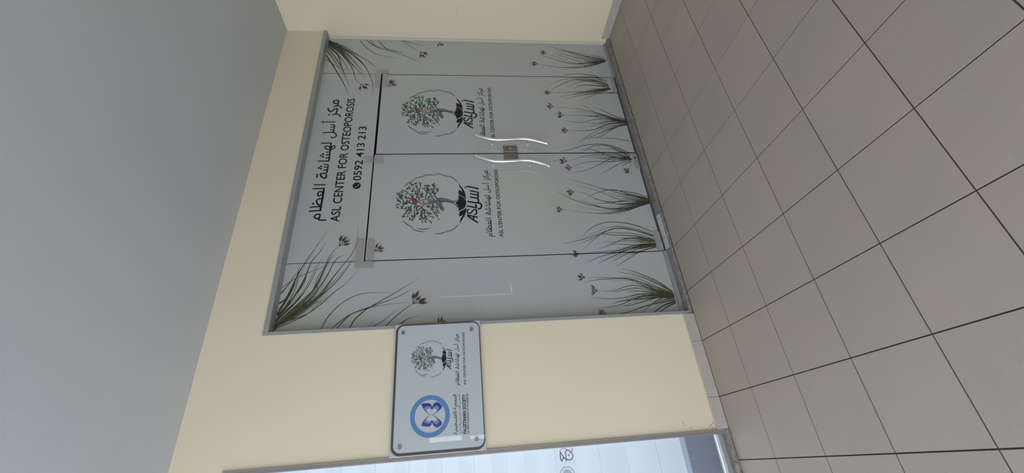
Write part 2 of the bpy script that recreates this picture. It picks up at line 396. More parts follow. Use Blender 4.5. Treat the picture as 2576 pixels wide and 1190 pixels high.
# clump in the upper right corner
blades(A_, [[(495, 140), (620, 190), (760, 260), (865, 335)], [(500, 150), (640, 205), (760, 310), (820, 430), (828, 535)], [(490, 165), (590, 210), (680, 310), (770, 405)], [(500, 160), (600, 200), (690, 290), (745, 360)],
  [(490, 170), (560, 200), (630, 270), (680, 350), (700, 420), (740, 455)], [(480, 180), (530, 230), (590, 320), (620, 390), (655, 470)], [(475, 230), (540, 330), (600, 430), (645, 530)], [(490, 175), (560, 230), (590, 310), (605, 380)],
  [(495, 150), (560, 190), (620, 250), (660, 300)], [(490, 140), (580, 160), (680, 210), (760, 265)], [(495, 145), (570, 180), (650, 215), (740, 290), (790, 350)]], .011)
blades(A_, [[(470, 260), (560, 320), (670, 355)], [(730, 120), (770, 170), (840, 220), (930, 245), (1010, 255)], [(775, 118), (830, 160), (900, 190), (1000, 205), (1090, 212)], [(805, 120), (850, 165), (930, 185), (1010, 205), (1100, 235)],
  [(865, 125), (900, 160), (940, 195), (1040, 230), (1130, 265), (1190, 300)], [(1040, 125), (1110, 170), (1185, 212)], [(1050, 125), (1120, 145), (1215, 165)]], .0068, fill=False)
mass(A_, (492, 130), (640, 200), 16, .045, .016)
bud(A_, (735, 450), (775, 485), .085, 4); bud(A_, (1180, 210), (1220, 238), .085, 4); bud(A_, (1325, 135), (1330, 150), .06, 3); bud(A_, (942, 468), (985, 440), .085, 4)
# clump in the upper left corner
blades(B_, [[(75, 1115), (130, 1060), (300, 1000), (420, 920), (520, 830), (600, 770), (690, 670)], [(90, 1080), (250, 990), (390, 870), (480, 760), (560, 660), (640, 560), (675, 470), (683, 370)],
  [(85, 1075), (200, 980), (300, 900), (380, 790), (430, 690), (470, 600), (510, 540), (548, 505)], [(90, 1040), (180, 930), (250, 830), (310, 720), (350, 620), (410, 550), (460, 475)], [(100, 1000), (160, 900), (220, 780), (270, 680), (350, 560), (470, 390)],
  [(120, 960), (190, 860), (240, 740), (270, 640)], [(130, 850), (180, 790), (250, 690)], [(95, 1060), (220, 950), (330, 850), (430, 765)], [(95, 1070), (260, 960), (370, 850), (450, 740), (520, 610), (585, 570)],
  [(100, 1060), (220, 960), (330, 860), (400, 770), (470, 620), (520, 560)], [(90, 1080), (270, 980), (390, 880), (470, 820)], [(85, 1100), (200, 1050), (310, 1000), (400, 920), (475, 860)], [(90, 1050), (180, 960), (280, 860), (340, 770)],
  [(110, 1000), (200, 900), (290, 780), (320, 690), (345, 640)], [(105, 1020), (170, 930), (240, 800), (260, 690)], [(115, 920), (160, 890), (190, 860)], [(90, 1090), (300, 960), (420, 850), (500, 740), (540, 690)],
  [(90, 1060), (250, 940), (350, 840), (405, 710), (455, 665)], [(300, 960), (420, 860), (520, 770), (600, 670), (660, 575)]], .0088)
blades(B_, [[(130, 815), (200, 760), (320, 700), (430, 660), (530, 625)], [(750, 1088), (800, 1045)], [(780, 1085), (860, 1040), (960, 960)], [(970, 1070), (1040, 1025), (1135, 1005)], [(990, 1060), (1060, 1010)]], .0048, fill=False)
blades(B_, [[(415, 1105), (470, 1010), (560, 920), (680, 855), (800, 838), (940, 842)], [(490, 1100), (560, 1040), (640, 990), (760, 950), (880, 925), (1045, 908)], [(525, 1100), (590, 1030), (650, 985), (800, 930), (940, 880), (1040, 830), (1070, 812)],
  [(620, 1095), (660, 1030), (740, 960), (860, 890), (980, 820), (1125, 730)], [(875, 1080), (950, 1010), (1030, 945), (1075, 915)]], .0070, fill=False)
mass(B_, (85, 1080), (400, 880), 22, .035, .014)
bud(B_, (545, 508), (600, 450), .085, 4); bud(B_, (1072, 918), (1140, 850), .085, 5); bud(B_, (1262, 1075), (1275, 1030), .06, 3); bud(B_, (800, 545), (850, 515), .065, 4)
# clumps along the bottom edge
blades(D_, [[(1080, 280), (960, 310), (860, 330), (700, 322), (570, 300)], [(1075, 275), (960, 290), (830, 290), (720, 250), (640, 220)], [(1075, 265), (980, 250), (900, 250), (800, 210), (700, 180), (640, 170)], [(1078, 270), (950, 245), (850, 215), (760, 205), (700, 200)],
  [(1075, 280), (950, 290), (850, 300), (740, 280), (650, 250), (600, 240)], [(1075, 275), (1000, 265), (900, 235), (800, 205), (720, 175)], [(1070, 255), (980, 235), (880, 210)], [(1075, 285), (950, 320), (840, 325), (760, 330)], [(1075, 280), (930, 300), (800, 300)],
  [(1115, 485), (1000, 500), (850, 510), (680, 515)], [(1110, 490), (950, 510), (850, 525), (710, 550)], [(1110, 480), (1000, 440), (920, 430), (850, 450), (780, 480)], [(1100, 455), (1000, 420), (900, 410), (800, 430), (700, 480), (670, 500)],
  [(1095, 430), (1000, 390), (880, 375), (800, 380), (740, 390)], [(1110, 475), (1000, 460), (900, 460), (840, 490)], [(1110, 485), (980, 520), (900, 535), (780, 560)], [(1100, 500), (1000, 530), (890, 580)], [(1170, 515), (1080, 520), (940, 525)],
  [(1105, 470), (1000, 440), (900, 420), (830, 415)], [(1090, 440), (1000, 400), (900, 400), (750, 420), (640, 470)],
  [(1245, 740), (1150, 705), (1050, 680), (900, 640), (780, 628), (685, 620)], [(1240, 735), (1120, 710), (1000, 690), (870, 688), (765, 685)], [(1250, 740), (1130, 745), (1000, 790), (900, 800), (800, 798)], [(1240, 720), (1150, 690), (1060, 650), (1005, 625)],
  [(1240, 730), (1120, 715), (1000, 715), (900, 740), (750, 720)], [(1240, 730), (1100, 690), (1000, 660), (930, 620), (900, 605)], [(1245, 745), (1120, 730), (1030, 745), (940, 745)], [(1250, 750), (1120, 765), (1000, 810), (920, 860), (855, 910)],
  [(1250, 750), (1150, 780), (1050, 840), (940, 860)], [(1255, 755), (1170, 770), (1080, 800), (960, 850), (900, 880)], [(1240, 735), (1060, 690), (930, 695)], [(1275, 880), (1150, 860), (1050, 855), (960, 850)],
  [(1270, 970), (1150, 920), (1040, 900), (920, 910), (800, 945), (740, 955)], [(1265, 990), (1180, 950), (1080, 910), (980, 920), (890, 970)], [(1260, 1000), (1150, 980), (1040, 980), (930, 990), (790, 1030)], [(1270, 1015), (1130, 1030), (1000, 1030), (900, 1045), (825, 1075)],
  [(1270, 1010), (1100, 985), (980, 940), (890, 945)], [(1270, 1010), (1150, 1000), (1040, 1050), (950, 1090), (830, 1118)], [(1270, 1020), (1180, 1050), (1100, 1095), (1025, 1135)], [(1280, 1050), (1250, 1090)], [(1270, 1000), (1190, 960), (1100, 935), (1000, 940)], [(690, 1030), (740, 1018)]], .0075)
for a, b in (((1082, 278), (930, 300)), ((1117, 487), (900, 515)), ((1247, 737), (1100, 712)), ((1275, 1012), (1180, 1000))): mass(D_, a, b, 12, .022, .012)
for t, c in (((575, 300), (545, 298)), ((640, 222), (605, 212)), ((672, 515), (630, 517)), ((690, 620), (655, 616)), ((768, 685), (730, 680)), ((802, 798), (755, 797)), ((792, 1030), (745, 1022)), ((828, 1075), (790, 1080)), ((1255, 1085), (1220, 1112))): bud(D_, t, c, .058, 4)
blades(E_, [[(1340, 165), (1240, 130), (1100, 110), (1010, 100), (880, 60), (760, 30)], [(1335, 170), (1200, 140), (1080, 105), (950, 135), (880, 175)], [(1340, 175), (1220, 165), (1110, 170), (960, 110), (815, 70)], [(1340, 180), (1200, 205), (1100, 205), (960, 170), (880, 130), (800, 120)],
  [(1345, 190), (1200, 250), (1080, 275), (900, 270), (720, 245)], [(1340, 185), (1200, 220), (1080, 240), (900, 210), (760, 160), (665, 105)], [(1340, 180), (1200, 190), (1050, 190), (940, 170)], [(1340, 190), (1220, 230), (1060, 240), (900, 200), (830, 172)],
  [(1345, 195), (1200, 245), (1050, 270), (980, 268)], [(1350, 200), (1250, 230), (1180, 240)], [(1340, 170), (1230, 155), (1110, 125), (1000, 95)], [(1340, 175), (1180, 180), (1060, 200), (920, 205)],
  [(1360, 405), (1260, 365), (1150, 340), (1040, 338), (950, 365), (890, 410), (860, 445)], [(1365, 430), (1260, 400), (1130, 380), (1050, 395), (930, 440), (800, 478), (715, 490)], [(1370, 440), (1220, 390), (1110, 380), (1040, 400), (960, 450), (860, 540)],
  [(1380, 470), (1250, 435), (1100, 430), (1000, 425), (900, 470), (790, 508)], [(1385, 490), (1250, 500), (1100, 540), (960, 550), (840, 560)], [(1385, 500), (1240, 520), (1130, 550), (1000, 580), (880, 632)], [(1385, 460), (1280, 445), (1180, 440)],
  [(1385, 480), (1250, 455), (1150, 460), (1050, 505), (970, 530)], [(1385, 495), (1270, 500), (1150, 495), (1030, 490)], [(1390, 510), (1250, 550), (1150, 565), (1080, 600)], [(1390, 515), (1280, 545), (1190, 600), (1095, 658)], [(1385, 500), (1260, 510), (1150, 550), (1040, 600), (970, 635)],
  [(1385, 470), (1300, 450), (1200, 450), (1130, 450)], [(1340, 545), (1200, 560)],
  [(1500, 825), (1400, 760), (1290, 710), (1200, 680), (1140, 668)], [(1505, 830), (1380, 770), (1260, 720), (1110, 690)], [(1510, 840), (1400, 820), (1290, 770), (1200, 740), (1050, 733), (880, 732)], [(1515, 850), (1380, 820), (1250, 790), (1180, 795), (1080, 825), (970, 825)],
  [(1515, 860), (1380, 850), (1280, 850), (1130, 880), (1000, 880), (905, 875)], [(1520, 870), (1390, 860), (1250, 880), (1120, 930), (950, 955)], [(1525, 890), (1420, 910), (1300, 940), (1200, 975), (1110, 995), (1030, 995)], [(1515, 850), (1390, 830), (1280, 780), (1120, 710)],
  [(1515, 855), (1400, 845), (1280, 830), (1170, 825)], [(1520, 870), (1400, 870), (1270, 885), (1140, 900), (1070, 920)], [(1525, 885), (1430, 880), (1350, 930), (1280, 990)], [(1530, 900), (1440, 930), (1370, 980), (1310, 985)], [(1530, 910), (1460, 945), (1410, 985)],
  [(1520, 865), (1420, 870), (1310, 900), (1200, 930), (1150, 930)], [(1510, 845), (1380, 800), (1200, 745), (1000, 745), (870, 765)]], .0072)
for a, b in (((1345, 180), (1150, 220)), ((1392, 498), (1250, 515)), ((1518, 853), (1360, 822))): mass(E_, a, b, 13, .020, .012)
for t, c in (((802, 120), (760, 125)), ((722, 246), (690, 245)), ((842, 562), (795, 566)), ((882, 732), (845, 728)), ((972, 825), (935, 822)), ((1032, 995), (985, 982))): bud(E_, t, c, .052, 4)

# tree logo, traced from the left door leaf
G_ = tracer(990, 440, 9.917, YG); H_ = tracer(1090, 440, 7.4375, YG); J_ = tracer(980, 430, 6.61, YG); I_ = tracer(1150, 450, 9.917, YG)
logo = Print()
for arc in ([(240, 270), (320, 200), (430, 148)], [(385, 145), (480, 110), (600, 90)], [(545, 78), (650, 65), (780, 75)], [(735, 52), (850, 58), (975, 105)], [(930, 72), (1040, 110), (1135, 185)],
            [(212, 815), (290, 890), (405, 950)], [(345, 950), (470, 1000), (605, 1015)], [(450, 955), (570, 970), (685, 952)], [(735, 1052), (870, 1035), (1000, 975)], [(945, 1025), (1070, 965), (1160, 885)]):
    logo.stroke([J_(p) for p in arc], .0062, 'ring', 0, taper=lambda f: .2 + .8 * math.sin(math.pi * f) ** .6)
for pl in ([(415, 525), (450, 490), (470, 450), (470, 385), (520, 395), (570, 425), (605, 465), (615, 510), (612, 560), (595, 605), (560, 635), (520, 655), (475, 672), (468, 610), (445, 565)],
           [(478, 150), (500, 195), (540, 240), (580, 300), (600, 360), (610, 430), (600, 450), (575, 415), (530, 390), (480, 375), (468, 330), (475, 295), (500, 285), (545, 315), (520, 260), (485, 215)],
           [(612, 605), (615, 660), (605, 720), (580, 780), (540, 840), (515, 880), (500, 915), (497, 870), (510, 820), (560, 745), (520, 770), (490, 775), (480, 740), (490, 685), (540, 665), (590, 635)]):
    logo.poly([H_(p) for p in pl], 'ink_soft', 0)
trunk = [(0, 478), (80, 452), (180, 443), (260, 460), (340, 487), (415, 497), (400, 522), (300, 512), (230, 500), (150, 520), (160, 570), (195, 640), (180, 668), (150, 650), (110, 590), (60, 540), (0, 522)]
logo.poly([H_(p) for p in trunk], 'bark', 0)
for st, wd in (([(75, 447), (180, 440), (260, 455), (340, 485), (415, 492), (445, 468)], .0045), ([(110, 488), (200, 492), (300, 512), (380, 535), (430, 575), (455, 605)], .0055), ([(60, 540), (110, 595), (150, 655), (180, 668), (198, 640), (165, 575), (150, 522), (200, 500)], .0040),
               ([(125, 490), (125, 560), (160, 630)], .0035), ([(0, 500), (80, 490), (150, 495)], .003), ([(230, 478), (330, 505), (405, 512)], .0028)):
    logo.stroke([H_(p) for p in st], wd, 'ink_soft', 1)
logo.poly([G_(p) for p in [(610, 675), (700, 630), (800, 600), (900, 605), (1010, 640), (1190, 600), (1190, 690), (1060, 700), (960, 715), (850, 730), (740, 755), (670, 715)]], 'bark', .5)
logo.poly([G_(p) for p in [(650, 672), (720, 640), (790, 620), (860, 640), (855, 690), (780, 705), (700, 700)]], 'pale', 1)
logo.poly([G_(p) for p in [(735, 650), (755, 645), (775, 690), (755, 700), (738, 680)]], 'ink_soft', 1.5)
for st in ([(610, 670), (680, 630), (780, 600), (900, 600), (1000, 632), (1100, 612), (1190, 598)], [(610, 680), (680, 722), (760, 758), (850, 732), (960, 716), (1060, 702), (1150, 740), (1190, 850)], [(860, 660), (1000, 655), (1190, 640)], [(850, 690), (960, 690), (1100, 670)]):
    logo.stroke([G_(p) for p in st], .0022, 'ink_soft', 1)
heart = [(612, 675), (580, 722), (540, 752), (500, 746), (470, 740), (455, 715), (472, 680), (455, 640), (465, 600), (500, 578), (540, 588), (578, 620)]
logo.poly([G_(p) for p in heart], 'ink_soft', 2)
hc = Vector((525, 668)); logo.poly([G_(hc + (Vector(p) - hc) * .84 + Vector((2, 6))) for p in heart], 'red', 2.6)
for br in ([(640, 640), (625, 580), (600, 520), (590, 450), (605, 400), (590, 350), (560, 310), (540, 270)], [(635, 590), (670, 545), (690, 520)], [(800, 600), (805, 540), (820, 480), (820, 420), (770, 370), (700, 330), (620, 320)], [(825, 460), (880, 400)],
           [(1100, 600), (1050, 550), (1020, 500), (1000, 440), (1005, 360), (1000, 310), (970, 260)], [(1010, 625), (980, 580), (900, 560), (860, 570)], [(470, 590), (440, 530), (390, 480), (340, 430)], [(455, 705), (350, 695), (250, 715), (150, 705)],
           [(340, 690), (340, 650), (300, 620)], [(250, 710), (245, 640), (200, 600)], [(210, 550), (245, 490)], [(440, 760), (430, 830), (415, 890), (390, 930)], [(430, 840), (340, 855), (240, 845), (130, 840)],
           [(700, 810), (640, 860), (600, 910), (560, 980), (530, 1010), (480, 1040), (470, 1100), (430, 1120)], [(740, 770), (700, 815), (760, 860), (775, 930), (780, 1010), (820, 1080), (870, 1130), (890, 1170)], [(770, 940), (700, 1000), (700, 1080), (680, 1140)],
           [(815, 1085), (790, 1160)], [(965, 720), (985, 780), (980, 860), (1000, 940), (1050, 1010), (1110, 1070)], [(985, 790), (880, 790)], [(990, 800), (1070, 810)], [(1000, 950), (1060, 930), (1110, 900)], [(770, 880), (830, 890), (860, 910)], [(680, 780), (600, 770), (530, 780)],
           [(470, 580), (480, 520), (515, 505)], [(520, 400), (570, 410), (600, 450)], [(905, 460), (960, 535), (1010, 540)], [(120, 570), (180, 545), (240, 490)]):
    logo.stroke([G_(p) for p in br], .0074, 'ink_soft', 1, taper=lambda f: 1 - .6 * f)
LEAF = [(565, 215), (640, 205), (455, 250), (495, 250), (670, 270), (580, 295), (505, 345), (465, 410), (355, 345), (395, 320), (290, 400), (230, 390), (205, 430), (310, 485), (120, 500), (85, 585), (190, 505), (175, 545), (290, 550), (380, 580), (130, 630), (165, 665), (205, 590), (430, 600), (450, 480), (545, 460), (640, 355), (645, 415), (615, 485), (670, 490), (725, 470), (575, 560), (730, 550), (795, 270), (850, 275), (765, 340), (820, 320), (860, 345), (885, 390), (830, 395), (925, 480), (960, 535), (870, 565), (985, 245), (1025, 275), (1030, 325), (1085, 355), (1100, 400), (1045, 465), (970, 430), (965, 365), (935, 355), (115, 735), (245, 740), (320, 725), (300, 680), (400, 655), (100, 810), (205, 810), (310, 820), (385, 810), (340, 640), (380, 880), (330, 900), (315, 950), (380, 960), (270, 1040), (345, 1035), (440, 930), (440, 885), (570, 870), (600, 795), (520, 810), (520, 910), (600, 970), (520, 970), (690, 960), (670, 1020), (700, 900), (740, 890), (405, 1080), (460, 1030), (520, 1060), (470, 1120), (650, 1110), (720, 1165), (770, 1080), (800, 1165), (850, 955), (880, 1025), (820, 1040), (935, 1045), (900, 930), (945, 970), (990, 1050), (1000, 755), (1070, 780), (1110, 825), (1065, 850), (1025, 880), (945, 830), (945, 865), (920, 1165), (1130, 1105), (1100, 1015), (1130, 950), (1070, 930), (1120, 900), (1070, 985), (840, 795), (870, 790), (1090, 880)]
for lx, ly in LEAF + [(x + random.uniform(-48, 48), y + random.uniform(-48, 48)) for x, y in LEAF[::2]]:
    ang = math.atan2(ly - 680, lx - 640) + random.uniform(-.9, .9); Ln = random.uniform(30, 46) if ly < 700 or lx < 900 else random.uniform(24, 34)
    u = Vector((math.cos(ang), math.sin(ang))); n = Vector((-u.y, u.x)); c = Vector((lx, ly))
    logo.poly([G_(c + u * Ln * a + n * Ln * b) for a, b in ((-1, 0), (-.5, .42), (.1, .45), (.6, .25), (1, 0), (.5, -.38), (-.1, -.46), (-.6, -.34))], 'leaf', 1.2 + random.random() * 1.2)
word = Print()
WL = .0118
for st, k in (([(258, 905), (505, 958)], 1), ([(262, 925), (400, 1020), (512, 1090)], 1), ([(410, 945), (400, 1020)], .9)): word.stroke([I_(p) for p in st], WL * k, 'ink', 0, smooth=False)
word.stroke([I_(p) for p in [(290, 758), (255, 785), (255, 835), (290, 862), (340, 852), (382, 800), (425, 768), (470, 778), (487, 822), (475, 875), (430, 892)]], WL * .9, 'ink')
for st in ([(248, 675), (485, 722)], [(474, 735), (468, 640)]): word.stroke([I_(p) for p in st], WL, 'ink', 0, smooth=False)
for st, k in (([(262, 562), (420, 592), (540, 602), (602, 640), (605, 700), (570, 742), (522, 750)], 1.05), ([(325, 295), (470, 325), (525, 345), (520, 385), (480, 402)], .95), ([(330, 370), (470, 400), (528, 425), (522, 462), (480, 482)], .95), ([(330, 452), (470, 480), (525, 505), (530, 560), (500, 598)], .95), ([(250, 188), (400, 215), (528, 250)], 1.05)):
    word.stroke([I_(p) for p in st], WL * k, 'ink')
for st in ([(188, 190), (192, 220), (235, 216)], [(222, 188), (230, 216)]): word.stroke([I_(p) for p in st], WL * .42, 'ink')

# Arabic line, traced from the transom
arab = Print(); K = lambda ox, oy: tracer(ox, oy, 14.875, YG)
AW = .0005 * 22
def ar(T, rows):
    for pts, wd in rows: arab.stroke([T(p) for p in pts], wd / 14.875 * .0037, 'ink')
def dots(T, ps, r=38):
    for p in ps: arab.disc(T(p), r / 14.875 * .0037 * .95, 'ink', 0, sq=True)
T1, T2, T3, T4, T5 = K(795, 240), K(785, 310), K(780, 380), K(770, 450), K(770, 500)
ar(T1, [([(800, 312), (700, 300), (655, 265), (670, 215), (745, 185), (835, 195), (832, 290), (800, 390)], 46), ([(660, 420), (800, 392), (890, 408), (950, 460), (940, 488)], 42),
        ([(447, 485), (480, 560), (550, 612), (640, 555), (740, 492), (790, 505), (778, 590), (742, 700)], 46), ([(602, 722), (740, 700), (850, 722), (912, 775), (898, 800)], 42), ([(335, 990), (530, 995), (720, 995)], 38), ([(272, 955), (232, 1002), (180, 990)], 26), ([(262, 970), (290, 1040)], 26)])
dots(T1, [(490, 725)], 42)
ar(T2, [([(700, 60), (790, 55), (848, 98), (820, 132), (705, 145)], 36), ([(830, 140), (835, 190), (800, 235), (690, 245)], 36), ([(812, 245), (800, 310), (760, 345)], 40), ([(410, 357), (600, 347), (800, 345), (888, 400), (905, 470), (850, 528), (760, 540), (702, 515)], 40),
        ([(345, 755), (540, 746), (720, 742)], 42), ([(715, 735), (700, 850), (690, 1000), (655, 1080)], 50), ([(680, 930), (620, 872), (540, 856), (482, 892), (505, 942), (580, 980), (680, 990)], 38), ([(710, 950), (760, 872), (828, 842), (858, 882), (828, 940), (720, 985)], 38)])
ar(T3, [([(605, 45), (700, 40), (740, 8)], 36), ([(600, 142), (700, 132), (752, 100), (730, 40)], 38), ([(590, 262), (690, 242), (738, 190), (722, 135)], 40), ([(715, 235), (715, 300), (692, 380)], 48), ([(300, 380), (500, 375), (700, 370)], 42),
        ([(525, 505), (630, 502), (686, 548), (650, 592), (522, 605)], 38), ([(660, 595), (668, 650), (630, 698), (512, 716)], 40), ([(645, 700), (640, 770), (600, 826), (500, 838), (405, 845)], 42), ([(402, 845), (392, 900), (440, 970), (530, 1014), (598, 990), (608, 880)], 48)])
dots(T3, [(490, 115), (405, 170), (480, 210), (415, 575), (332, 630), (405, 660), (270, 890), (258, 962)], 42)
ar(T4, [([(300, 222), (500, 222), (720, 222)], 38), ([(265, 372), (480, 362), (690, 358)], 40), ([(668, 350), (640, 580), (600, 800), (560, 1000), (530, 1195)], 56), ([(620, 512), (560, 477), (482, 490), (438, 560), (452, 638), (505, 632), (600, 580)], 42), ([(590, 747), (500, 747), (412, 790), (392, 860), (432, 940), (530, 1020)], 46), ([(145, 1065), (350, 1047), (545, 1040)], 40)])
dots(T4, [(265, 930)], 44)
ar(T5, [([(115, 470), (350, 452), (550, 442)], 42), ([(480, 732), (400, 740), (332, 720), (312, 660), (370, 602), (470, 577), (520, 602), (502, 700), (472, 785), (600, 802), (740, 797)], 44)])
AC = Vector((2.239, 2.44))                                    # middle of the Arabic line on the transom

# ------------------------------------------------------------------ glass panes with their artwork
GB = .406
def pane(parent, x0, x1, z0, z1, marks):
    bm = bmesh.new(); box(bm, x0, x1, YG, GB, z0, z1)
    for f in bm.faces:
        if abs(f.normal.y) < .5: f.material_index = 1
    bm.normal_update()
    for f in bm.faces: f.material_index = 0 if abs(f.normal.y) > .5 else 1
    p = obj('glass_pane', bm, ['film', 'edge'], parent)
    tag(p, 'frosted grey glass with printed sedge grass')
    for nm, pr in marks: pr.build(nm, YG, p, clip=(x0, x1, z0, z1))
    return p
gl, gc, gr = 1.3305, 2.237, 3.1275
left_logo, left_word = logo, word
head = Print()
head.items += arab.items
text_print(head, 'ASL CENTER FOR OSTEOPOROSIS', 1.640, 2.830, 2.316, 2.379, 'ink', bold=.012)
text_print(head, '0592 413 213', 1.990, 2.522, 2.199, 2.259, 'ink', bold=.01)
ic = Vector((1.944, 2.226)); head.disc(ic, .029, 'ink', 0, n=32)
head.stroke([ic + Vector(p) for p in ((-.012, .012), (-.008, -.002), (.002, -.011), (.013, -.013))], .005, 'pale', 1)
for p in ((-.011, .010), (.011, -.012)): head.disc(ic + Vector(p), .0042, 'pale', 1)
dl = Print()
dl.items += arab.moved(lambda v: Vector((1.782 + (v.x - AC.x) * .502, 1.257 + (v.y - AC.y) * .502))).items
text_print(dl, 'ASL CENTER FOR OSTEOPOROSIS', 1.482, 2.079, 1.182, 1.2105, 'ink', bold=.014)
DX = .8985
dr = dl.moved(lambda v: v + Vector((DX, -.002)))
rl = logo.moved(lambda v: v + Vector((DX, -.004))); rw = word.moved(lambda v: v + Vector((DX, -.004)))
arts = [('grass_print', grass), ('bud_print', buds)]
w1 = root('window_1', (1.09, YG, .02)); w1.location = (0, 0, 0); tag(w1, 'frosted glass side panel between the wall sign and the doors', kind='structure')
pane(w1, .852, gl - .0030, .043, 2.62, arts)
w2 = root('window_2'); tag(w2, 'frosted glass side panel against the cream side wall', kind='structure')
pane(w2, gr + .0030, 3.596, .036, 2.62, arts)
w3 = root('window_3'); tag(w3, 'frosted transom glass lettered with the centre name and phone number', kind='structure')
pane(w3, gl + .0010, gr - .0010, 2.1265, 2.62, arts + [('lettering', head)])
def patch(parent, name, *bs, m='steel'):
    bm = bmesh.new()
    for b in bs: box(bm, b[0], b[1], YG - .009, YG, b[2], b[3], bev=.0008)
    return obj(name, bm, m, parent)
patch(w3, 'hinge_patch', (1.276, 1.489, 2.1245, 2.181), (1.276, 1.3275, 2.066, 2.1245))
patch(w3, 'hinge_patch', (2.967, 3.178, 2.1235, 2.168), (3.1315, 3.178, 2.065, 2.1235))
patch(w3, 'strike_patch', (2.146, 2.208, 2.1245, 2.188))
d1 = root('door_1'); tag(d1, 'frosted glass door leaf beside the wall sign, with logo and wavy pull handle', kind='structure')
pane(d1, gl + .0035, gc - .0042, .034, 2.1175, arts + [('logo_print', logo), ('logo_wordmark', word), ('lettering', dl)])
d2 = root('door_2'); tag(d2, 'frosted glass door leaf nearer the side wall, with keyed lock plate', kind='structure')
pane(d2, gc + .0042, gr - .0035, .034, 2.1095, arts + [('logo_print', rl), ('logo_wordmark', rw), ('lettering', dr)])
patch(d1, 'hinge_patch', (1.3375, 1.489, 2.066, 2.1175)); patch(d2, 'hinge_patch', (2.967, 3.1235, 2.065, 2.110))
patch(d1, 'strike_patch', (2.146, 2.206, 2.051, 2.119))
patch(d1, 'floor_patch', (1.336, 1.490, .032, .080)); patch(d2, 'floor_patch', (2.944, 3.1235, .034, .068))
fp = patch(d1, 'floor_lock', (2.068, 2.213, .030, .071))
bm = bmesh.new(); box(bm, 2.170, 2.184, YG - .0105, YG - .009, .044, .058, bev=.0004); obj('keyhole', bm, 'hole', fp)
patch(d1, 'lock_plate', (2.176, 2.2335, 1.010, 1.122), m='steel_dark')
lp = patch(d2, 'lock_plate', (2.2405, 2.312, 1.010, 1.122), m='steel_dark')
bm = bmesh.new(); box(bm, 2.2405, 2.2445, YG - .0115, YG - .009, 1.010, 1.122); obj('plate_rim', bm, 'chrome', lp)
bm = bmesh.new()
tube(bm, [(2.285, YG - .013, 1.068), (2.285, YG - .009, 1.068)], .009, 16); box(bm, 2.268, 2.279, YG - .0115, YG - .009, 1.048, 1.078); box(bm, 2.2835, 2.2865, YG - .0140, YG - .013, 1.061, 1.075)
cy = obj('lock_cylinder', bm, 'brass', lp); cy['label'] = 'brass lock cylinder'
def handle(door, pts, posts):
    h = obj('handle', tube(bmesh.new(), [(p.x, .335, p.y) for p in catmull([Vector(q) for q in pts], 7)], .0115, 18), 'chrome', door, smooth=False)
    for p in h.data.polygons: p.use_smooth = len(p.vertices) == 4
    h['label'] = 'wavy brushed steel pull handle'
    for x, z in posts:
        bm = bmesh.new(); tube(bm, [(x, .335, z), (x, YG, z)], .0085, 16); tube(bm, [(x, YG - .006, z), (x, YG, z)], .013, 18)
        obj('handle_post', bm, 'chrome', h, smooth=False)
handle(d1, [(2.168, 1.363), (2.138, 1.292), (2.113, 1.215), (2.109, 1.140), (2.113, 1.050), (2.118, .985), (2.112, .920), (2.086, .845), (2.054, .779)], [(2.115, 1.216), (2.113, .925)])
handle(d2, [(2.377, 1.354), (2.351, 1.285), (2.329, 1.206), (2.326, 1.130), (2.331, 1.048), (2.336, .980), (2.330, .915), (2.306, .838), (2.280, .765)], [(2.330, 1.207), (2.331, .917)])
# floor spring cover on the threshold
r = root('floor_hinge_cover', (1.47, .36, .02)); tag(r, 'pale metal floor hinge cover plate on the marble threshold', 'hinge cover')
bm = bmesh.new(); vs = [bm.verts.new((x - 1.47, y - .36, 0)) for x, y in ((1.614, .379), (1.606, .330), (1.338, .330), (1.332, .379))]
f = bm.faces.new(vs); e = bmesh.ops.extrude_face_region(bm, geom=[f])
bmesh.ops.translate(bm, vec=(0, 0, .0035), verts=[v for v in e['geom'] if isinstance(v, bmesh.types.BMVert)]); obj('cover_plate', bm, 'white_metal', r)
for sx in (1.575, 1.415):
    bm = bmesh.new(); tube(bm, [(sx - 1.47, -.006, .003), (sx - 1.47, -.006, .0042)], .0045, 12); obj('screw', bm, 'hole', r)

# ------------------------------------------------------------------ wall sign
SX0, SX1, SZ0, SZ1, SY = .155, .857, 1.384, 1.885, .300
r = root('wall_sign', (.506, YW, SZ0)); tag(r, 'white acrylic sign with two logos and dark rounded border', 'sign')
def sp(o): o.matrix_parent_inverse = Matrix.Translation((-.506, -YW, -SZ0)); return o
sp(obj('back_panel', boxes((SX0, SX1, SY, SY + .010, SZ0, SZ1), bev=.001), 'sign_edge', r))
def rrect(x0, x1, z0, z1, rad, n=8):
    out = []
    for cx_, cz_, a0 in ((x1 - rad, z1 - rad, 0), (x0 + rad, z1 - rad, 90), (x0 + rad, z0 + rad, 180), (x1 - rad, z0 + rad, 270)):
        for k in range(n + 1): a = math.radians(a0 + 90 * k / n); out.append(Vector((cx_ + rad * math.cos(a), cz_ + rad * math.sin(a))))
    return out
def slab(pts, y0, y1):
    bm = bmesh.new(); a = [bm.verts.new((p.x, y0, p.y)) for p in pts]; b = [bm.verts.new((p.x, y1, p.y)) for p in pts]
    bm.faces.new(a); bm.faces.new(b[::-1])
    for k in range(len(a)): n = (k + 1) % len(a); bm.faces.new([a[k], a[n], b[n], b[k]])
    return bm
sp(obj('border', slab(rrect(SX0 + .004, SX1 - .001, SZ0 + .003, SZ1 - .004, .046), SY - .0014, SY), 'border', r))
face = sp(obj('face_panel', slab(rrect(SX0 + .018, SX1 - .011, SZ0 + .009, SZ1 - .017, .036), SY - .0024, SY - .0014), 'sign', r))
FY = SY - .0024
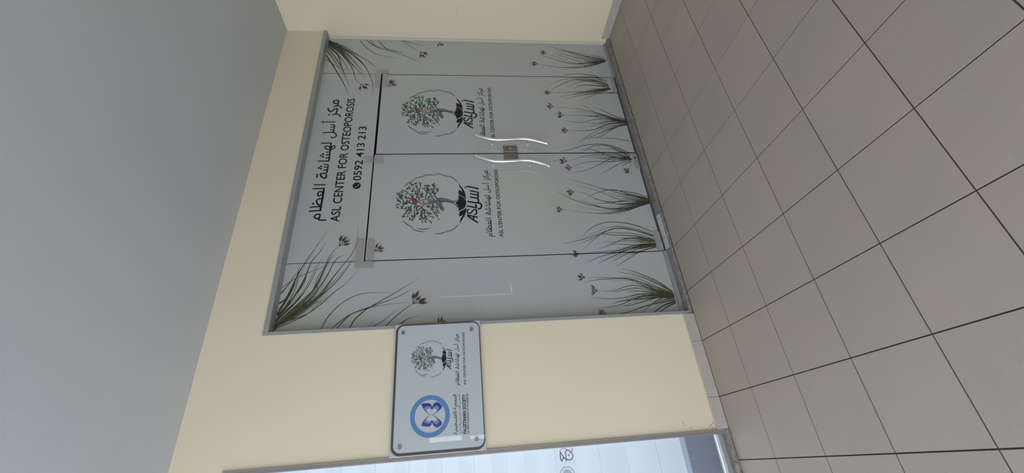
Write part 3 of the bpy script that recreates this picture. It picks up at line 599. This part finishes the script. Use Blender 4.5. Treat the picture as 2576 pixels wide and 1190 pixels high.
for x, z in ((.804, 1.838), (.803, 1.437), (.201, 1.834), (.209, 1.433)):
    bm = bmesh.new(); tube(bm, [(x, FY - .007, z), (x, FY - .002, z), (x, FY - .0005, z), (x, FY, z)], .0105, 20)
    b = sp(obj('standoff_bolt', bm, 'bolt', r)); b['label'] = 'round steel stand-off bolt'
    bm = bmesh.new(); tube(bm, [(x, FY, z), (x, YW, z)], .006, 12); sp(obj('standoff_sleeve', bm, 'steel', r))
k = .395
slogo = logo.moved(lambda v: Vector((.643 + (v.x - 1.777) * k, 1.689 + (v.y - 1.690) * k)))
sword = word.moved(lambda v: Vector((.641 + (v.x - 1.777) * k * .90, 1.689 + (1.432 - 1.690) * k + (v.y - 1.432) * k * .86)))
slet = Print()
slet.items += arab.moved(lambda v: Vector((.636 + (v.x - AC.x) * .252, 1.517 + (v.y - AC.y) * .252))).items
text_print(slet, 'ASL CENTER FOR OSTEOPOROSIS', .489, .789, 1.4795, 1.4925, 'ink_soft', bold=.012)
text_print(slet, 'PALESTINIAN SOCIETY', .239, .439, 1.4845, 1.5035, 'ink_soft', bold=.03)
text_print(slet, 'OF ENDOCRINOLOGY & DIABETES', .240, .443, 1.4705, 1.4810, 'ink_soft', bold=.012)
text_print(slet, shape_arabic('الجمعية الفلسطينية'), .240, .442, 1.530, 1.556, 'ink_soft', bold=.015)
text_print(slet, shape_arabic('لأمراض الغدد الصماء والسكري'), .240, .440, 1.508, 1.528, 'ink_soft')
def soften(pl):
    out = []
    for p, q in zip(pl, pl[1:] + pl[:1]): p, q = Vector(p), Vector(q); out += [p.lerp(q, .22), p.lerp(q, .78)]
    return out
emb = Print(); bc = Vector((.341, 1.679)); n = 48
ringv = lambda rad: [bc + rad * Vector((math.cos(2 * math.pi * q / n), math.sin(2 * math.pi * q / n))) for q in range(n + 1)]
ro, ri = ringv(.1065), ringv(.082)
emb.quads([[ro[q], ro[q + 1], ri[q + 1], ri[q]] for q in range(n)], 'blue')
N_ = tracer(980, 970, 6.2615, .30)
up = [[(632, 460), (555, 400), (500, 310), (510, 285), (620, 275), (655, 295), (667, 345), (695, 285), (745, 258), (800, 285), (832, 335), (800, 380), (690, 463)],
      [(637, 457), (570, 400), (540, 345), (600, 328), (640, 325), (668, 385), (700, 325), (750, 315), (785, 350), (755, 405), (685, 458)],
      [(642, 460), (600, 425), (580, 395), (585, 372), (640, 362), (668, 392), (690, 360), (735, 370), (750, 390), (735, 415), (680, 460)]]
for i, (pl, ink) in enumerate(zip(up, ('navy', 'mid', 'sign'))):
    emb.poly([N_(p) for p in soften(pl)], ink, i + 1)
    emb.poly([N_((p[0], 926 - p[1])) for p in soften(pl)], 'violet' if ink == 'navy' else ink, i + 1)
for nm, pr in (('logo_print', slogo), ('logo_wordmark', sword), ('lettering', slet), ('emblem_print', emb)):
    o = pr.build(nm, FY, face, step=.00015)

scuff = Print()
for a, b, wd in (((1716, 1060), (1722, 1070), .0022), ((1735, 1077), (1742, 1074), .0018), ((1787, 1067), (1790, 1070), .004), ((1793, 1062), (1795, 1066), .004), ((1798, 1069), (1801, 1072), .005), ((1784, 1074), (1788, 1072), .003), ((1791, 1075), (1793, 1076), .003)):
    scuff.stroke([on_plane(*a, YW), on_plane(*b, YW)], wd, 'scuff', 0, smooth=False)
scuff.build('scuff_marks', YW, wall_front)

# ------------------------------------------------------------------ cover plate on the side wall
r = root('cover_plate', (XR, .107, 1.409)); tag(r, 'blank cover plate painted over in the cream of the side wall', 'cover plate')
bm = bmesh.new(); box(bm, -.0025, 0, -.052, .052, -.045, .045, bev=.001); obj('plate', bm, 'wall', r)
bm = bmesh.new(); box(bm, -.0006, 0, -.054, .054, -.047, .047); obj('paint_seam', bm, 'caulk', r)

# ------------------------------------------------------------------ window with blind
w4 = root('window_4'); tag(w4, 'clear window with a pale blind behind it, beside the wall sign', kind='structure')
obj('window_frame', boxes((.1365, XW, .322, .42, .022, ZWT), bev=.0015), 'alu_brown', w4)
obj('frame_bead', boxes((XW - .001, XW + .003, .320, .330, .022, ZWT)), 'alu', w4)
obj('window_frame', boxes((-1.7, .1363, .322, .42, ZWT - .03, ZWT), bev=.0015), 'alu_brown', w4)
obj('window_frame', boxes((-1.7, -1.68, .322, .42, .022, ZWT - .0305), bev=.0015), 'alu_brown', w4)
obj('bottom_rail', boxes((-1.6795, .1363, .365, .42, .022, .050), bev=.0015), 'alu', w4)
wp = obj('glass_pane', boxes((-1.6795, .1362, .394, .400, .0505, ZWT - .0305)), 'glass', w4)
L_ = tracer(1390, 1110, 14.875, .394); dec = Print()
for st, wd in (([(285, 400), (290, 540), (310, 680), (345, 738), (380, 680), (420, 590)], 34), ([(290, 410), (360, 520), (430, 610), (500, 665)], 30), ([(500, 740), (515, 680), (492, 540), (482, 420), (510, 345), (560, 325), (640, 370), (720, 440), (758, 540), (740, 640), (680, 690), (620, 700), (530, 690)], 30)):
    dec.stroke([L_(p) for p in st], wd / 14.875 * .0023, 'dblue')
for st, wd in (([(285, 390), (310, 320), (380, 275), (460, 270), (550, 310)], 20), ([(735, 270), (735, 330), (700, 400), (645, 455)], 36)): dec.stroke([L_(p) for p in st], wd / 14.875 * .0023, 'dred', .5)
dec.disc(L_((600, 520)), .0065, 'dred', .5, sq=True)
dec.build('monogram_decal', .394, wp)
bad = Print(); oc = Vector((.0045, .948)); R8 = .0405
oct_ = [oc + R8 * Vector((math.cos(math.radians(22.5 + 45 * q)), math.sin(math.radians(22.5 + 45 * q)))) for q in range(9)]
for a, b in zip(oct_, oct_[1:]): bad.stroke([a, b], .0024, 'dblue', 0, smooth=False)
rr = lambda rad: [oc + rad * Vector((math.cos(2 * math.pi * q / 24), math.sin(2 * math.pi * q / 24))) for q in range(25)]
bad.stroke(rr(.0215), .0022, 'dblue', 0, smooth=False); bad.disc(oc, .0195, 'lav', 0, n=24); bad.disc(oc, .009, 'pale', .5, n=6)
for q in range(18):
    a = math.radians(q * 20 + 5); u = Vector((math.cos(a), math.sin(a))); bad.stroke([oc + u * .0255, oc + u * .0255 + Vector((-u.y, u.x)) * .004 + u * random.uniform(0, .006)], .0018, 'dblue', 0, smooth=False)
bad.build('badge_decal', .394, wp)
r = root('window_blind', (-.77, .5, .2)); tag(r, 'pale translucent blind of wide horizontal slats behind the clear window', 'blind')
xs = [735, 774, 820, 860, 907, 945, 990, 1030, 1074, 1111, 1155, 1192, 1237, 1274, 1319, 1353, 1397, 1455, 1509, 1587, 1657, 1722]
zs = [on_plane(x, 1160, .50).y for x in xs]
zs = [zs[0] + .094 * q for q in range(8, 0, -1) if zs[0] + .094 * q < 2.68] + zs
for i, (za, zb) in enumerate(zip(zs, zs[1:])):
    bm = bmesh.new(); prof = [(.0 + .006 * math.sin(math.pi * q / 4) + (.008 if i % 2 else -.004) * (1 - q / 4), za + (zb - za - .002) * q / 4) for q in range(5)]
    va = [bm.verts.new((-.86, y, z - .2)) for y, z in prof]; vb = [bm.verts.new((.92, y, z - .2)) for y, z in prof]
    for q in range(4): bm.faces.new([va[q], va[q + 1], vb[q + 1], vb[q]])
    obj('slat', bm, 'slat_a' if i % 2 else 'slat_b', r, smooth=True)
bm = bmesh.new(); box(bm, -.86, .92, -.010, .010, zs[-1] - .2 - .030, zs[-1] - .2 - .001, bev=.003); obj('bottom_bar', bm, 'slat_b', r)
bm = bmesh.new(); box(bm, -.86, .92, -.02, .03, 2.69 - .2, 2.745 - .2, bev=.003); obj('head_rail', bm, 'white_metal', r)
